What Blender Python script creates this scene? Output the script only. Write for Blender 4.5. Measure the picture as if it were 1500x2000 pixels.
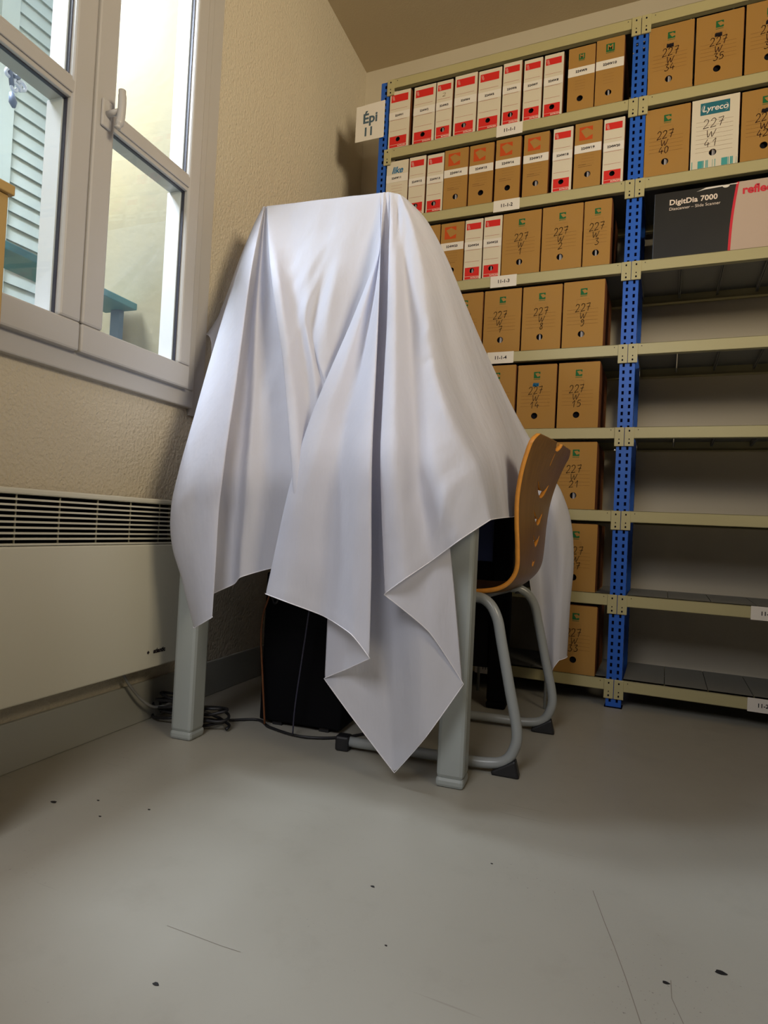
import bpy, math, random
from mathutils import Vector, Matrix
import numpy as np
random.seed(7)
for o in list(bpy.data.objects): bpy.data.objects.remove(o)
SC = bpy.context.scene
COL = SC.collection
# ------------------------------------------------------------------ camera
F_PX, YAW, PITCH, ROLL = 1250.09, 0.4145159, 0.0214090, 0.0500465
CAM = Vector((0.1462172, -2.4318248, 0.6055999))
_f = Vector((-math.sin(YAW) * math.cos(PITCH), math.cos(YAW) * math.cos(PITCH), math.sin(PITCH)))
_r = Vector((math.cos(YAW), math.sin(YAW), 0))
_u = _r.cross(_f)
RR = _r * math.cos(ROLL) + _u * math.sin(ROLL)
UU = -_r * math.sin(ROLL) + _u * math.cos(ROLL)
cd = bpy.data.cameras.new('camera')
cam = bpy.data.objects.new('camera', cd)
COL.objects.link(cam)
cd.sensor_fit = 'HORIZONTAL'
cd.sensor_width = 36
cd.lens = 36 * F_PX / 1500
cd.clip_start = 0.02
cam.matrix_world = Matrix(((RR.x, UU.x, -_f.x, CAM.x), (RR.y, UU.y, -_f.y, CAM.y), (RR.z, UU.z, -_f.z, CAM.z), (0, 0, 0, 1)))
SC.camera = cam
# ------------------------------------------------------------------ world, lights, exposure
SC.view_settings.view_transform = 'Standard'
SC.view_settings.look = 'None'
SC.view_settings.gamma = 1
SC.view_settings.exposure = -0.23
SC.view_settings.use_curve_mapping = False
w = bpy.data.worlds.new('sky')
SC.world = w
w.use_nodes = True
bg = w.node_tree.nodes['Background']
bg.inputs[0].default_value = (0.80, 0.90, 1.0, 1)
bg.inputs[1].default_value = 2.1

def area(name, loc, target, sx, sy, power, color, spread=math.pi):
    l = bpy.data.lights.new(name, 'AREA')
    l.shape = 'RECTANGLE'; l.size = sx; l.size_y = sy; l.energy = power; l.color = color; l.spread = spread
    o = bpy.data.objects.new(name, l)
    COL.objects.link(o)
    o.location = loc
    o.rotation_euler = (Vector(target) - Vector(loc)).to_track_quat('-Z', 'Y').to_euler()
    return o
# daylight falling through the window on the left
area('window_daylight', (-1.90, -1.50, 2.80), (-0.55, -1.30, 0.75), 0.9, 0.6, 150, (0.84, 0.89, 1.0))
# added unseen fill light behind the camera, brightens the foreground floor
area('added_floor_fill', (-0.25, -3.60, 2.15), (-0.55, -2.00, 0.0), 0.9, 1.0, 17, (0.94, 0.94, 0.98), 1.9)
# daylight of the room's other window, behind and right of the camera
area('rear_window_daylight', (1.70, -2.30, 2.05), (-1.25, -0.25, 2.45), 0.7, 0.7, 28, (1.0, 0.84, 0.60), 1.75)

# ------------------------------------------------------------------ helpers
class MB:
    def __init__(s): s.v = []; s.f = []; s.m = []
    def add(s, vs, fs, mi=0):
        b = len(s.v); s.v += [tuple(v) for v in vs]
        s.f += [tuple(b + i for i in f) for f in fs]; s.m += [mi] * len(fs); return s
    def box(s, a, b, mi=0, T=None):
        x0, y0, z0 = a; x1, y1, z1 = b
        vs = [(x0,y0,z0),(x1,y0,z0),(x1,y1,z0),(x0,y1,z0),(x0,y0,z1),(x1,y0,z1),(x1,y1,z1),(x0,y1,z1)]
        if T: vs = [T(Vector(v)) for v in vs]
        return s.add(vs, [(0,3,2,1),(4,5,6,7),(0,1,5,4),(1,2,6,5),(2,3,7,6),(3,0,4,7)], mi)
    def quad(s, pts, mi=0): return s.add(pts, [tuple(range(len(pts)))], mi)
    def prism(s, pts, axis, d, mi=0):
        """pts: list of 3D points of a polygon, extruded along axis by d"""
        n = len(pts); ax = Vector(axis) * d
        vs = [Vector(p) for p in pts] + [Vector(p) + ax for p in pts]
        fs = [tuple(range(n))[::-1], tuple(range(n, 2*n))] + [(i, (i+1) % n, n + (i+1) % n, n + i) for i in range(n)]
        return s.add(vs, fs, mi)
    def tube(s, pts, r, n=12, mi=0, caps=True):
        pts = [Vector(p) for p in pts]; N = len(pts); ring0 = None; rings = []
        t = (pts[1] - pts[0]).normalized()
        up = Vector((0, 0, 1)) if abs(t.z) < .9 else Vector((0, 1, 0))
        nx = t.cross(up).normalized()
        for i, p in enumerate(pts):
            t2 = (pts[min(i+1, N-1)] - pts[max(i-1, 0)]).normalized()
            nx = (nx - t2 * nx.dot(t2)).normalized(); ny = t2.cross(nx)
            rr = r[i] if isinstance(r, (list, tuple)) else r
            rings.append([p + (nx * math.cos(a) + ny * math.sin(a)) * rr for a in [2*math.pi*k/n for k in range(n)]])
        vs = [v for R_ in rings for v in R_]
        fs = [(i*n+k, i*n+(k+1) % n, (i+1)*n+(k+1) % n, (i+1)*n+k) for i in range(N-1) for k in range(n)]
        if caps: fs += [tuple(range(n))[::-1], tuple((N-1)*n+k for k in range(n))]
        return s.add(vs, fs, mi)
    def build(s, name, mats, parent=None, smooth=False, bevel=0, weld=False):
        me = bpy.data.meshes.new(name)
        me.from_pydata(s.v, [], s.f)
        if not isinstance(mats, (list, tuple)): mats = [mats]
        for m in mats: me.materials.append(m)
        me.polygons.foreach_set('material_index', s.m)
        if smooth: me.polygons.foreach_set('use_smooth', [True] * len(s.f))
        me.update()
        o = bpy.data.objects.new(name, me); COL.objects.link(o)
        if parent: o.parent = parent
        if bevel:
            b = o.modifiers.new('bevel', 'BEVEL'); b.width = bevel; b.segments = 2; b.limit_method = 'ANGLE'; b.harden_normals = False
        return o

def smooth_path(pts, sub=6):
    P = [np.array(p, float) for p in pts]
    P = [2*P[0]-P[1]] + P + [2*P[-1]-P[-2]]
    out = []
    for i in range(1, len(P)-2):
        for k in range(sub):
            t = k/sub
            out.append(.5*((2*P[i]) + (-P[i-1]+P[i+1])*t + (2*P[i-1]-5*P[i]+4*P[i+1]-P[i+2])*t*t + (-P[i-1]+3*P[i]-3*P[i+1]+P[i+2])*t**3))
    out.append(P[-2]); return out

def tag(o, label=None, cat=None, group=None, kind=None):
    if label: o['label'] = label
    if cat: o['category'] = cat
    if group: o['group'] = group
    if kind: o['kind'] = kind
    return o
def thing(name, label, cat, loc=(0,0,0), group=None, rz=0):
    o = bpy.data.objects.new(name, None); COL.objects.link(o); o.location = loc; o.rotation_euler = (0,0,rz)
    o.empty_display_size = .05
    return tag(o, label, cat, group)

# ------------------------------------------------------------------ materials
def mat(name, color, rough=.6, metal=0, bump=None, mottled=None, spec=.5):
    m = bpy.data.materials.new(name); m.use_nodes = True
    nt = m.node_tree; b = nt.nodes['Principled BSDF']
    b.inputs['Base Color'].default_value = (*color, 1)
    b.inputs['Roughness'].default_value = rough; b.inputs['Metallic'].default_value = metal
    b.inputs['Specular IOR Level'].default_value = spec
    tc = nt.nodes.new('ShaderNodeTexCoord')
    if mottled:
        sc, amt, c2 = mottled
        n = nt.nodes.new('ShaderNodeTexNoise'); n.inputs['Scale'].default_value = sc; n.inputs['Detail'].default_value = 5
        nt.links.new(tc.outputs['Object'], n.inputs['Vector'])
        mx = nt.nodes.new('ShaderNodeMix'); mx.data_type = 'RGBA'
        rp = nt.nodes.new('ShaderNodeMapRange'); rp.inputs[1].default_value = .35; rp.inputs[2].default_value = .7; rp.inputs[4].default_value = amt
        nt.links.new(n.outputs['Fac'], rp.inputs[0]); nt.links.new(rp.outputs[0], mx.inputs[0])
        mx.inputs[6].default_value = (*color, 1); mx.inputs[7].default_value = (*c2, 1)
        nt.links.new(mx.outputs[2], b.inputs['Base Color'])
    if bump:
        sc, st, dist = bump
        n2 = nt.nodes.new('ShaderNodeTexNoise'); n2.inputs['Scale'].default_value = sc; n2.inputs['Detail'].default_value = 3
        nt.links.new(tc.outputs['Object'], n2.inputs['Vector'])
        bp = nt.nodes.new('ShaderNodeBump'); bp.inputs['Strength'].default_value = st; bp.inputs['Distance'].default_value = dist
        nt.links.new(n2.outputs['Fac'], bp.inputs['Height']); nt.links.new(bp.outputs[0], b.inputs['Normal'])
    return m

M = {}
M['wall'] = mat('roughcast_cream_paint', (.58, .52, .40), .75, bump=(110, .9, .006), mottled=(1.6, .35, (.54, .46, .35)))
M['backwall'] = mat('cream_paint', (.60, .54, .42), .8, bump=(60, .3, .002))
M['farwall'] = mat('light_absorbing_brown', (.22, .18, .14), .8, bump=(60, .3, .002))  # dark tone given to the unseen walls to reduce bounced light
M['ceiling'] = mat('ceiling_paint', (.50, .41, .27), .85, bump=(120, .5, .002))
M['window'] = mat('window_gloss_paint', (.46, .44, .415), .35, bump=(30, .05, .001))
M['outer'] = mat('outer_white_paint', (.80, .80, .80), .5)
M['rubber'] = mat('dark_gasket', (.03, .03, .05), .5)
M['base'] = mat('baseboard_paint', (.36, .36, .32), .5)
M['heater'] = mat('heater_enamel', (.66, .64, .53), .35)
M['dark'] = mat('dark_void', (.008, .008, .012), .8, spec=.1)
M['black'] = mat('black_plastic', (.012, .012, .014), .45)
M['cable'] = mat('black_cable', (.01, .01, .012), .5)
M['grey_cable'] = mat('grey_cable', (.25, .25, .24), .5)
M['dark_wire'] = mat('dark_wire', (.035, .035, .06), .4)
M['orange_cable'] = mat('orange_cable', (.16, .05, .012), .6)
M['beam'] = mat('beige_enamel', (.43, .385, .20), .38, bump=(8, .1, .003), mottled=(3, .3, (.39, .35, .185)))
M['blue'] = mat('blue_enamel', (.012, .10, .50), .4)
M['slot'] = mat('slot_dark', (.002, .002, .01), .8, spec=0)
M['deck'] = mat('grey_shelf_steel', (.22, .22, .20), .5, bump=(15, .1, .002))
M['screw'] = mat('zinc_screw', (.6, .6, .6), .3, 1)
M['leg'] = mat('grey_powder_coat', (.33, .36, .35), .38)
M['tubem'] = mat('grey_tube_paint', (.30, .32, .32), .28)
M['topwood'] = mat('laminate_top', (.55, .36, .26), .4)
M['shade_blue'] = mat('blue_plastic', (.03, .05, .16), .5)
M['kraft'] = mat('kraft_card', (.37, .20, .052), .8, mottled=(14, .4, (.36, .205, .065)), spec=.2)
M['kraft_in'] = mat('kraft_edge', (.16, .06, .025), .9, spec=.1)
M['whitecard'] = mat('white_card', (.66, .60, .48), .7, spec=.2, mottled=(9, .3, (.62, .56, .44)))
M['red'] = mat('red_print', (.62, .025, .02), .6, spec=.2)
M['redline'] = mat('red_line_print', (.42, .14, .10), .7, spec=.2)
M['whiteprint'] = mat('white_print', (.80, .68, .58), .7, spec=.2)
M['orange'] = mat('orange_print', (.52, .075, .015), .7, spec=.2)
M['green'] = mat('green_print', (.015, .12, .04), .7, spec=.2)
M['brownline'] = mat('brown_line_print', (.20, .10, .03), .8, spec=.2)
M['paper'] = mat('white_paper', (.74, .70, .64), .8, spec=.2)
M['folder'] = mat('grey_folder_edge', (.34, .32, .33), .8, spec=.2)
M['ink'] = mat('black_ink', (.02, .015, .02), .6, spec=.2)
M['hand'] = mat('marker_ink', (.045, .012, .012), .6, spec=.2)
M['hand2'] = mat('pencil_ink', (.10, .055, .02), .6, spec=.2)
M['teal'] = mat('teal_print', (.02, .14, .19), .6, spec=.2)
M['teal2'] = mat('light_teal_print', (.06, .32, .32), .6, spec=.2)
M['likeblue'] = mat('blue_print', (.02, .16, .33), .6, spec=.2)
M['signtext'] = mat('slate_print', (.06, .11, .15), .6)
M['boxblack'] = mat('black_gloss_card', (.008, .008, .008), .4, mottled=(6, .5, (.016, .016, .014)))
M['tan'] = mat('pale_tan_print', (.50, .38, .30), .6)
M['reflred'] = mat('bright_red_print', (.60, .01, .03), .6)
M['plaster'] = mat('cream_outdoor_plaster', (.35, .297, .172), .9, mottled=(1.6, .9, (.28, .275, .22)), bump=(30, .3, .004))
M['slat'] = mat('pale_shutter_paint', (.34, .39, .375), .6, mottled=(5, .5, (.29, .34, .33)))
M['rail'] = mat('teal_rail_paint', (.07, .20, .23), .5)
M['railb'] = mat('blue_rail_paint', (.09, .15, .22), .5)
M['iron'] = mat('white_cast_iron', (.55, .60, .70), .5)
M['irond'] = mat('slate_cast_iron', (.14, .18, .27), .5)
M['cabinet'] = mat('pine_board', (.50, .33, .12), .5, mottled=(6, .5, (.42, .26, .09)))
M['case_and_shade'] = mat('black_case_and_shade', (.003, .003, .004), .8, spec=.1)  # black of the added case, also painted shade on rear legs and panel
M['machine'] = mat('machine_grey', (.25, .25, .26), .5)

def wood():
    m = mat('beech_ply', (.42, .22, .07), .38)
    nt = m.node_tree; b = nt.nodes['Principled BSDF']
    tc = nt.nodes.new('ShaderNodeTexCoord'); mp = nt.nodes.new('ShaderNodeMapping')
    mp.inputs['Scale'].default_value = (30, 30, 1.5)
    n = nt.nodes.new('ShaderNodeTexNoise'); n.inputs['Scale'].default_value = 3; n.inputs['Detail'].default_value = 6
    cr = nt.nodes.new('ShaderNodeValToRGB')
    cr.color_ramp.elements[0].color = (.17, .082, .022, 1); cr.color_ramp.elements[0].position = .3
    cr.color_ramp.elements[1].color = (.25, .125, .036, 1); cr.color_ramp.elements[1].position = .75
    nt.links.new(tc.outputs['Object'], mp.inputs[0]); nt.links.new(mp.outputs[0], n.inputs['Vector'])
    nt.links.new(n.outputs['Fac'], cr.inputs[0]); nt.links.new(cr.outputs[0], b.inputs['Base Color'])
    return m
M['wood'] = wood()
M['woodedge'] = mat('ply_edge', (.66, .27, .03), .45, mottled=(60, .6, (.5, .2, .03)))

def floor_mat():
    m = bpy.data.materials.new('grey_vinyl_floor'); m.use_nodes = True
    nt = m.node_tree; b = nt.nodes['Principled BSDF']; L = nt.links.new
    tc = nt.nodes.new('ShaderNodeTexCoord')
    def noise(sc, det=4, vec=None, rough=.5):
        n = nt.nodes.new('ShaderNodeTexNoise'); n.inputs['Scale'].default_value = sc; n.inputs['Detail'].default_value = det
        n.inputs['Roughness'].default_value = rough
        L(vec or tc.outputs['Object'], n.inputs['Vector']); return n
    def rng(src, a, c, lo, hi):
        r = nt.nodes.new('ShaderNodeMapRange'); r.inputs[1].default_value = a; r.inputs[2].default_value = c
        r.inputs[3].default_value = lo; r.inputs[4].default_value = hi; L(src, r.inputs[0]); return r.outputs[0]
    def mix(fac, a, c):
        x = nt.nodes.new('ShaderNodeMix'); x.data_type = 'RGBA'; L(fac, x.inputs[0])
        if isinstance(a, tuple): x.inputs[6].default_value = (*a, 1)
        else: L(a, x.inputs[6])
        x.inputs[7].default_value = (*c, 1); return x.outputs[2]
    base = mix(rng(noise(1.3).outputs['Fac'], .35, .65, 0, 1), (.385, .370, .315), (.35, .332, .28))
    base = mix(rng(noise(9, 8, rough=.7).outputs['Fac'], .55, .75, 0, .28), base, (.27, .25, .205))
    # scuff clusters of fine specks
    sp = noise(210, 2); cl = noise(2.6, 3)
    mm = nt.nodes.new('ShaderNodeMath'); mm.operation = 'MULTIPLY'
    L(rng(sp.outputs['Fac'], .68, .74, 0, .8), mm.inputs[0]); L(rng(cl.outputs['Fac'], .52, .66, 0, 1), mm.inputs[1])
    base = mix(mm.outputs[0], base, (.12, .11, .10))
    # drag marks
    mp = nt.nodes.new('ShaderNodeMapping'); mp.inputs['Rotation'].default_value = (0, 0, .5); mp.inputs['Scale'].default_value = (1.2, 40, 1)
    L(tc.outputs['Object'], mp.inputs[0])
    st = noise(3, 2, mp.outputs[0])
    base = mix(rng(st.outputs['Fac'], .72, .78, 0, .35), base, (.20, .18, .15))
    L(base, b.inputs['Base Color'])
    L(rng(noise(6, 5).outputs['Fac'], .3, .7, .34, .5), b.inputs['Roughness'])
    bp = nt.nodes.new('ShaderNodeBump'); bp.inputs['Strength'].default_value = .12; bp.inputs['Distance'].default_value = .002
    L(noise(45, 4).outputs['Fac'], bp.inputs['Height']); L(bp.outputs[0], b.inputs['Normal'])
    return m
M['floor'] = floor_mat()

def cloth_mat(name='white_cotton', trans=.33):
    m = bpy.data.materials.new(name); m.use_nodes = True
    nt = m.node_tree; nt.nodes.clear(); L = nt.links.new
    out = nt.nodes.new('ShaderNodeOutputMaterial')
    d = nt.nodes.new('ShaderNodeBsdfDiffuse'); d.inputs[0].default_value = (.76, .77, .85, 1)
    t = nt.nodes.new('ShaderNodeBsdfTranslucent'); t.inputs[0].default_value = (.74, .75, .84, 1)
    mx = nt.nodes.new('ShaderNodeMixShader'); mx.inputs[0].default_value = trans
    tr = nt.nodes.new('ShaderNodeBsdfTransparent')
    mx2 = nt.nodes.new('ShaderNodeMixShader'); mx2.inputs[0].default_value = .045
    tc = nt.nodes.new('ShaderNodeTexCoord'); n = nt.nodes.new('ShaderNodeTexNoise'); n.inputs['Scale'].default_value = 7; n.inputs['Detail'].default_value = 4
    mp = nt.nodes.new('ShaderNodeMapping'); mp.inputs['Scale'].default_value = (1.6, 1.6, .5); mp.inputs['Rotation'].default_value = (.3, .5, 0)
    L(tc.outputs['Object'], mp.inputs[0]); L(mp.outputs[0], n.inputs['Vector'])
    bp = nt.nodes.new('ShaderNodeBump'); bp.inputs['Strength'].default_value = .45; bp.inputs['Distance'].default_value = .02
    L(n.outputs['Fac'], bp.inputs['Height']); L(bp.outputs[0], d.inputs['Normal']); L(bp.outputs[0], t.inputs['Normal'])
    L(d.outputs[0], mx.inputs[1]); L(t.outputs[0], mx.inputs[2]); L(mx.outputs[0], mx2.inputs[1]); L(tr.outputs[0], mx2.inputs[2])
    L(mx2.outputs[0], out.inputs[0]); return m
M['cloth'] = cloth_mat()
M['hem'] = mat('hem_cotton', (.80, .79, .84), .9, spec=.1)
gm = bpy.data.materials.new('window_glass'); gm.use_nodes = True
gb = gm.node_tree.nodes['Principled BSDF']
gb.inputs['Transmission Weight'].default_value = 1; gb.inputs['Roughness'].default_value = 0; gb.inputs['IOR'].default_value = 1.0
gb.inputs['Base Color'].default_value = (.96, .98, 1, 1)
_nt = gm.node_tree
_tr = _nt.nodes.new('ShaderNodeBsdfTransparent'); _tr.inputs[0].default_value = (.94, .97, .98, 1)
_gl = _nt.nodes.new('ShaderNodeBsdfGlossy'); _gl.inputs['Roughness'].default_value = .02
_mx = _nt.nodes.new('ShaderNodeMixShader'); _mx.inputs[0].default_value = .05
_nt.links.new(_tr.outputs[0], _mx.inputs[1]); _nt.links.new(_gl.outputs[0], _mx.inputs[2])
_nt.links.new(_mx.outputs[0], _nt.nodes['Material Output'].inputs[0])
M['glass'] = gm

# ------------------------------------------------------------------ room shell
W0, A0 = 1.3035, -0.0656
_n = math.hypot(1, A0)
D_ = Vector((A0/_n, 1/_n, 0)); N_ = Vector((1/_n, -A0/_n, 0)); O_ = Vector((-W0, 0, 0))
def LW(v): return O_ + D_ * v[0] + N_ * v[1] + Vector((0, 0, v[2]))   # (along wall, into the room, height)
HC, YB = 2.907, .43
def struct(o): return tag(o, kind='structure')
struct(MB().box((-1.75, -4.2, -.05), (2.7, YB+.1, 0)).build('floor', M['floor']))
struct(MB().box((-1.75, -4.2, HC), (2.7, YB+.1, HC+.06)).build('ceiling', M['ceiling']))
struct(MB().box((-1.6, YB, 0), (2.7, YB+.12, HC)).build('wall_back', M['backwall']))
struct(MB().box((2.4, -4.1, 0), (2.52, YB, HC)).build('wall_right', M['farwall']))
struct(MB().box((-1.2, -4.2, 0), (2.5, -4.08, HC)).build('wall_front', M['farwall']))
# left wall with the window opening
WS0, WS1, WZ0, WZ1 = -1.796, -.848, .942, 2.62
TH = .40
m = MB()
m.box((-4.2, -TH, 0), (WS0, 0, HC), T=LW); m.box((WS1, -TH, 0), (.50, 0, HC), T=LW)
m.box((WS0, -TH, 0), (WS1, 0, WZ0), T=LW); m.box((WS0, -TH, WZ1), (WS1, 0, HC), T=LW)
struct(m.build('wall_left', M['wall']))
struct(MB().box((-4.1, 0, 0), (.42, .012, .116), T=LW).build('baseboard_left', M['base'], bevel=.003))
struct(MB().box((-1.2, YB-.014, 0), (2.4, YB, .09)).build('baseboard_back', M['base']))
# cover strip right of the frame
struct(MB().box((WS1, 0, WZ0-.02), (WS1+.066, .010, WZ1+.03), T=LW).build('trim_1', M['window'], bevel=.002))
# ------------------------------------------------------------------ window
wr = thing('window_1', 'white double casement window above the heater', 'window'); wr['kind'] = 'structure'
FD = .022
m = MB()
m.box((WS0, -.075, WZ0), (WS1, FD, WZ0+.055), T=LW)
m.box((WS0, -.075, WZ1-.05), (WS1, FD, WZ1), T=LW)
m.box((WS1-.033, -.075, WZ0+.055), (WS1, FD, WZ1-.05), T=LW)
m.box((WS0, -.075, WZ0+.055), (WS0+.033, FD, WZ1-.05), T=LW)
m.build('window_frame', M['window'], wr, bevel=.004)
def sash(s0, s1, gl, gr):
    f = MB(); zb, zt = WZ0+.050, WZ1-.045; gz0, gz1 = 1.063, zt-.06; a, b = -.03, FD+.020
    f.box((s0, a, zb), (s1, b, gz0), T=LW); f.box((s0, a, gz1), (s1, b, zt), T=LW)
    f.box((s0, a, gz0), (gl, b, gz1), T=LW); f.box((gr, a, gz0), (s1, b, gz1), T=LW)
    so = f.build('sash', M['window'], wr, bevel=.006)
    mm = MB().box((gl-.005, a+.004, 1.581), (gr+.005, b-.006, 1.633), T=LW)
    mm.box((gl-.005, b-.006, 1.592), (gr+.005, b-.001, 1.622), T=LW)
    mm.build('glazing_bar', M['window'], so, bevel=.003)
    g = MB()
    for (z0, z1) in ((gz0, 1.581), (1.633, gz1)):
        e = .0025
        for (p, q) in (((gl, .017, z0), (gl+e, .0265, z1)), ((gr-e, .017, z0), (gr, .0265, z1)), ((gl, .017, z0), (gr, .0265, z0+e)), ((gl, .017, z1-e), (gr, .0265, z1))):
            g.box(p, q, T=LW)
    g.build('gasket', M['rubber'], so)
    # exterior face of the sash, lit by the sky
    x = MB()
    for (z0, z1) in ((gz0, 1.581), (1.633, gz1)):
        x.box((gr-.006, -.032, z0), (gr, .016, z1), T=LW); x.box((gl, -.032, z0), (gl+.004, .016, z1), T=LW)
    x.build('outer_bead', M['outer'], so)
    MB().box((gl, .020, gz0), (gr, .024, 1.581), T=LW).build('pane', M['glass'], so)
    MB().box((gl, .020, 1.633), (gr, .024, gz1), T=LW).build('pane', M['glass'], so)
    return so
SEAM = -1.322
sr = sash(SEAM+.001, -.897, -1.254, -.950)
sl = sash(-1.747, SEAM-.003, -1.69, -1.388)
# exterior reveal of the opening
m = MB()
m.box((WS1-.006, -TH-.03, WZ0), (WS1-.001, -.077, WZ1), T=LW); m.box((WS0+.001, -TH-.03, WZ0), (WS0+.006, -.077, WZ1), T=LW)
m.box((WS0+.006, -TH-.05, WZ0-.02), (WS1-.006, -.077, WZ0+.01), T=LW)
struct(m.build('trim_2', M['plaster']))
# handle
hz, hs, ht = 1.600, -1.288, FD+.020
hd = MB()
hd.box((hs-.016, ht, hz-.035), (hs+.016, ht+.008, hz+.035), T=LW)
ho = hd.build('window_handle', M['window'], wr, bevel=.004)
h2 = MB(); h2.tube([LW((hs, ht+.006, hz)), LW((hs, ht+.045, hz))], .008)
h2.tube(smooth_path([LW((hs-.004, ht+.046, hz-.045)), LW((hs, ht+.050, hz-.02)), LW((hs, ht+.052, hz+.02)), LW((hs, ht+.050, hz+.052))]), [.007]*3+[.010]*13+[.009]*3)
h2.build('lever', M['window'], ho, smooth=True)

# ------------------------------------------------------------------ outdoors: courtyard facade
fx = -2.55
m = MB(); m.box((fx-.2, -4, -1.5), (fx, 3.5, 3.3))
tag(m.build('house_facade', M['plaster']), 'cream plastered house wall seen across the courtyard through the window', 'building', kind='structure')
sh = thing('louvred_shutter', 'pale grey green louvred shutter behind the left window pane', 'shutter', (fx+.02, -.0, 1.0))
MB().box((0, -.70, 0), (.05, -.62, 2.6)).build('stile', M['slat'], sh)
MB().box((0, .52, 0), (.05, .60, 2.6)).build('stile', M['slat'], sh)
m = MB()
for i in range(41):
    z = .02 + i*.0622
    m.add([(0, -.62, z), (.035, -.62, z-.006), (.035, .52, z-.006), (0, .52, z), (0, -.62, z+.060), (.022, -.62, z+.058), (.022, .52, z+.058), (0, .52, z+.060)],
          [(0,3,2,1),(4,5,6,7),(0,1,5,4),(1,2,6,5),(2,3,7,6),(3,0,4,7)])
m.build('louvre_slats', M['slat'], sh)
# window guard rail inside the deep reveal
rl = thing('guard_rail', 'blue green guard rail with diagonal braces outside the window', 'railing')
MB().box((WS0+.06, -.33, 1.262), (-.868, -.20, 1.284), T=LW).build('handrail', M['rail'], rl, bevel=.003)
MB().box((-.892, -.285, WZ0+.02), (-.872, -.250, 1.262), T=LW).build('post', M['railb'], rl)
for (a, b) in (((-1.42, 1.262), (-1.30, 1.10)), ((-1.44, 1.262), (-1.56, 1.10))):
    MB().tube([LW((a[0], -.26, a[1])), LW((b[0], -.26, b[1])), LW((b[0]+(.02 if b[0] > -1.4 else -.02), -.26, b[1]-.01))], .013, 4).build('brace', M['rail'], rl)
orn = thing('iron_ornament', 'scrolled pale cast iron ornament hanging behind the left pane', 'ornament', (-1.70, -1.16, 1.87))
m = MB()
def spiral(c, r0, r1, a0, a1, n=22): return [(0, c[0] + (r0+(r1-r0)*k/n)*math.cos(a0+(a1-a0)*k/n), c[1] + (r0+(r1-r0)*k/n)*math.sin(a0+(a1-a0)*k/n)) for k in range(n+1)]
m.tube(spiral((0, 0), .018, .004, 0, 7), .005, 8); m.tube(spiral((.022, .018), .016, .004, 3, -4), .005, 8); m.tube(spiral((-.02, .03), .02, .005, -1, 6), .005, 8)
m.build('scroll', M['iron'], orn, smooth=True)
m = MB(); m.tube([(0, -.01, -.02), (0, -.004, -.045), (0, 0, -.06)], [.007, .012, .005], 8); m.tube(spiral((-.01, .06), .03, .008, -1.5, 4), .007, 8)
m.tube([(0, -.03, .1), (0, -.02, .05), (0, -.01, 0)], .007, 8)
m.build('pendant', M['irond'], orn, smooth=True)

# ------------------------------------------------------------------ text helpers
def text_mesh(txt, size, bold=0.0, align='CENTER', shear=0, space=1.0):
    c = bpy.data.curves.new('t', 'FONT'); c.body = txt; c.size = size; c.align_x = align; c.align_y = 'CENTER'
    c.offset = bold; c.shear = shear; c.space_character = space; c.resolution_u = 3
    o = bpy.data.objects.new('t', c); COL.objects.link(o)
    dg = bpy.context.evaluated_depsgraph_get(); dg.update()
    me = bpy.data.meshes.new_from_object(o.evaluated_get(dg))
    bpy.data.objects.remove(o); bpy.data.curves.remove(c)
    vs = [tuple(v.co) for v in me.vertices]; fs = [tuple(p.vertices) for p in me.polygons]
    bpy.data.meshes.remove(me); return vs, fs
def put_text(mb, txt, u, v, size, y=-.0006, mi=0, **k):
    vs, fs = text_mesh(txt, size, **k)
    mb.add([(u + a[0], y, v + a[1]) for a in vs], fs, mi)
# ------------------------------------------------------------------ heater
ht_ = thing('convector_heater', 'white electric wall convector with a slotted top grille under the window', 'heater')
S0, S1, TF, ZB, ZG0, ZG1, ZT = -2.35, -.94, .088, .178, .522, .634, .648
m = MB()
m.box((S0, .02, ZB), (S1, TF, ZG0), T=LW); m.box((S0, .012, ZG1), (S1, TF, ZT), T=LW)
m.box((S1-.012, .02, ZG0), (S1, TF, ZG1), T=LW); m.box((S0, .02, ZG0), (S0+.012, TF, ZG1), T=LW)
m.box((S0+.05, 0, ZB+.05), (S0+.09, .02, ZT-.08), T=LW); m.box((S1-.2, 0, ZB+.05), (S1-.16, .02, ZT-.08), T=LW)
m.build('casing', M['heater'], ht_, bevel=.004)
MB().box((S0+.012, .02, ZG0), (S1-.012, .035, ZG1), T=LW).build('grille_recess', M['dark'], ht_)
m = MB()
for i in range(9):
    z = ZG1 - .0105 - i*.0122
    m.box((S0+.012, TF-.018, z-.0022), (S1-.012, TF-.002, z+.0022), T=LW)
k = S1-.1
while k > S0:
    m.box((k, TF-.016, ZG0), (k+.0012, TF-.012, ZG1), T=LW); k -= .115
m.build('grille', M['heater'], ht_)
m = MB(); put_text(m, 'atlantic', 0, 0, .017, bold=.0009); m.v = [tuple(LW((-1.024+a[0], TF+.0008, .2235+a[2]))) for a in m.v]
m.build('lettering', M['ink'], ht_)
m = MB(); m.add([LW((-1.070+.0055*math.cos(t), TF+.0008, .2235+.0055*math.sin(t))) for t in (0, math.pi/2, math.pi, 3*math.pi/2)], [(0, 1, 2, 3)]); m.build('emblem', M['ink'], ht_)
tag(MB().box((S1+.002, 0, ZB+.03), (S1+.06, .04, ZB+.10), T=LW).build('junction_box', M['heater'], None, bevel=.003), 'small cream electrical box on the wall beside the heater end', 'electrical box')

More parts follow.
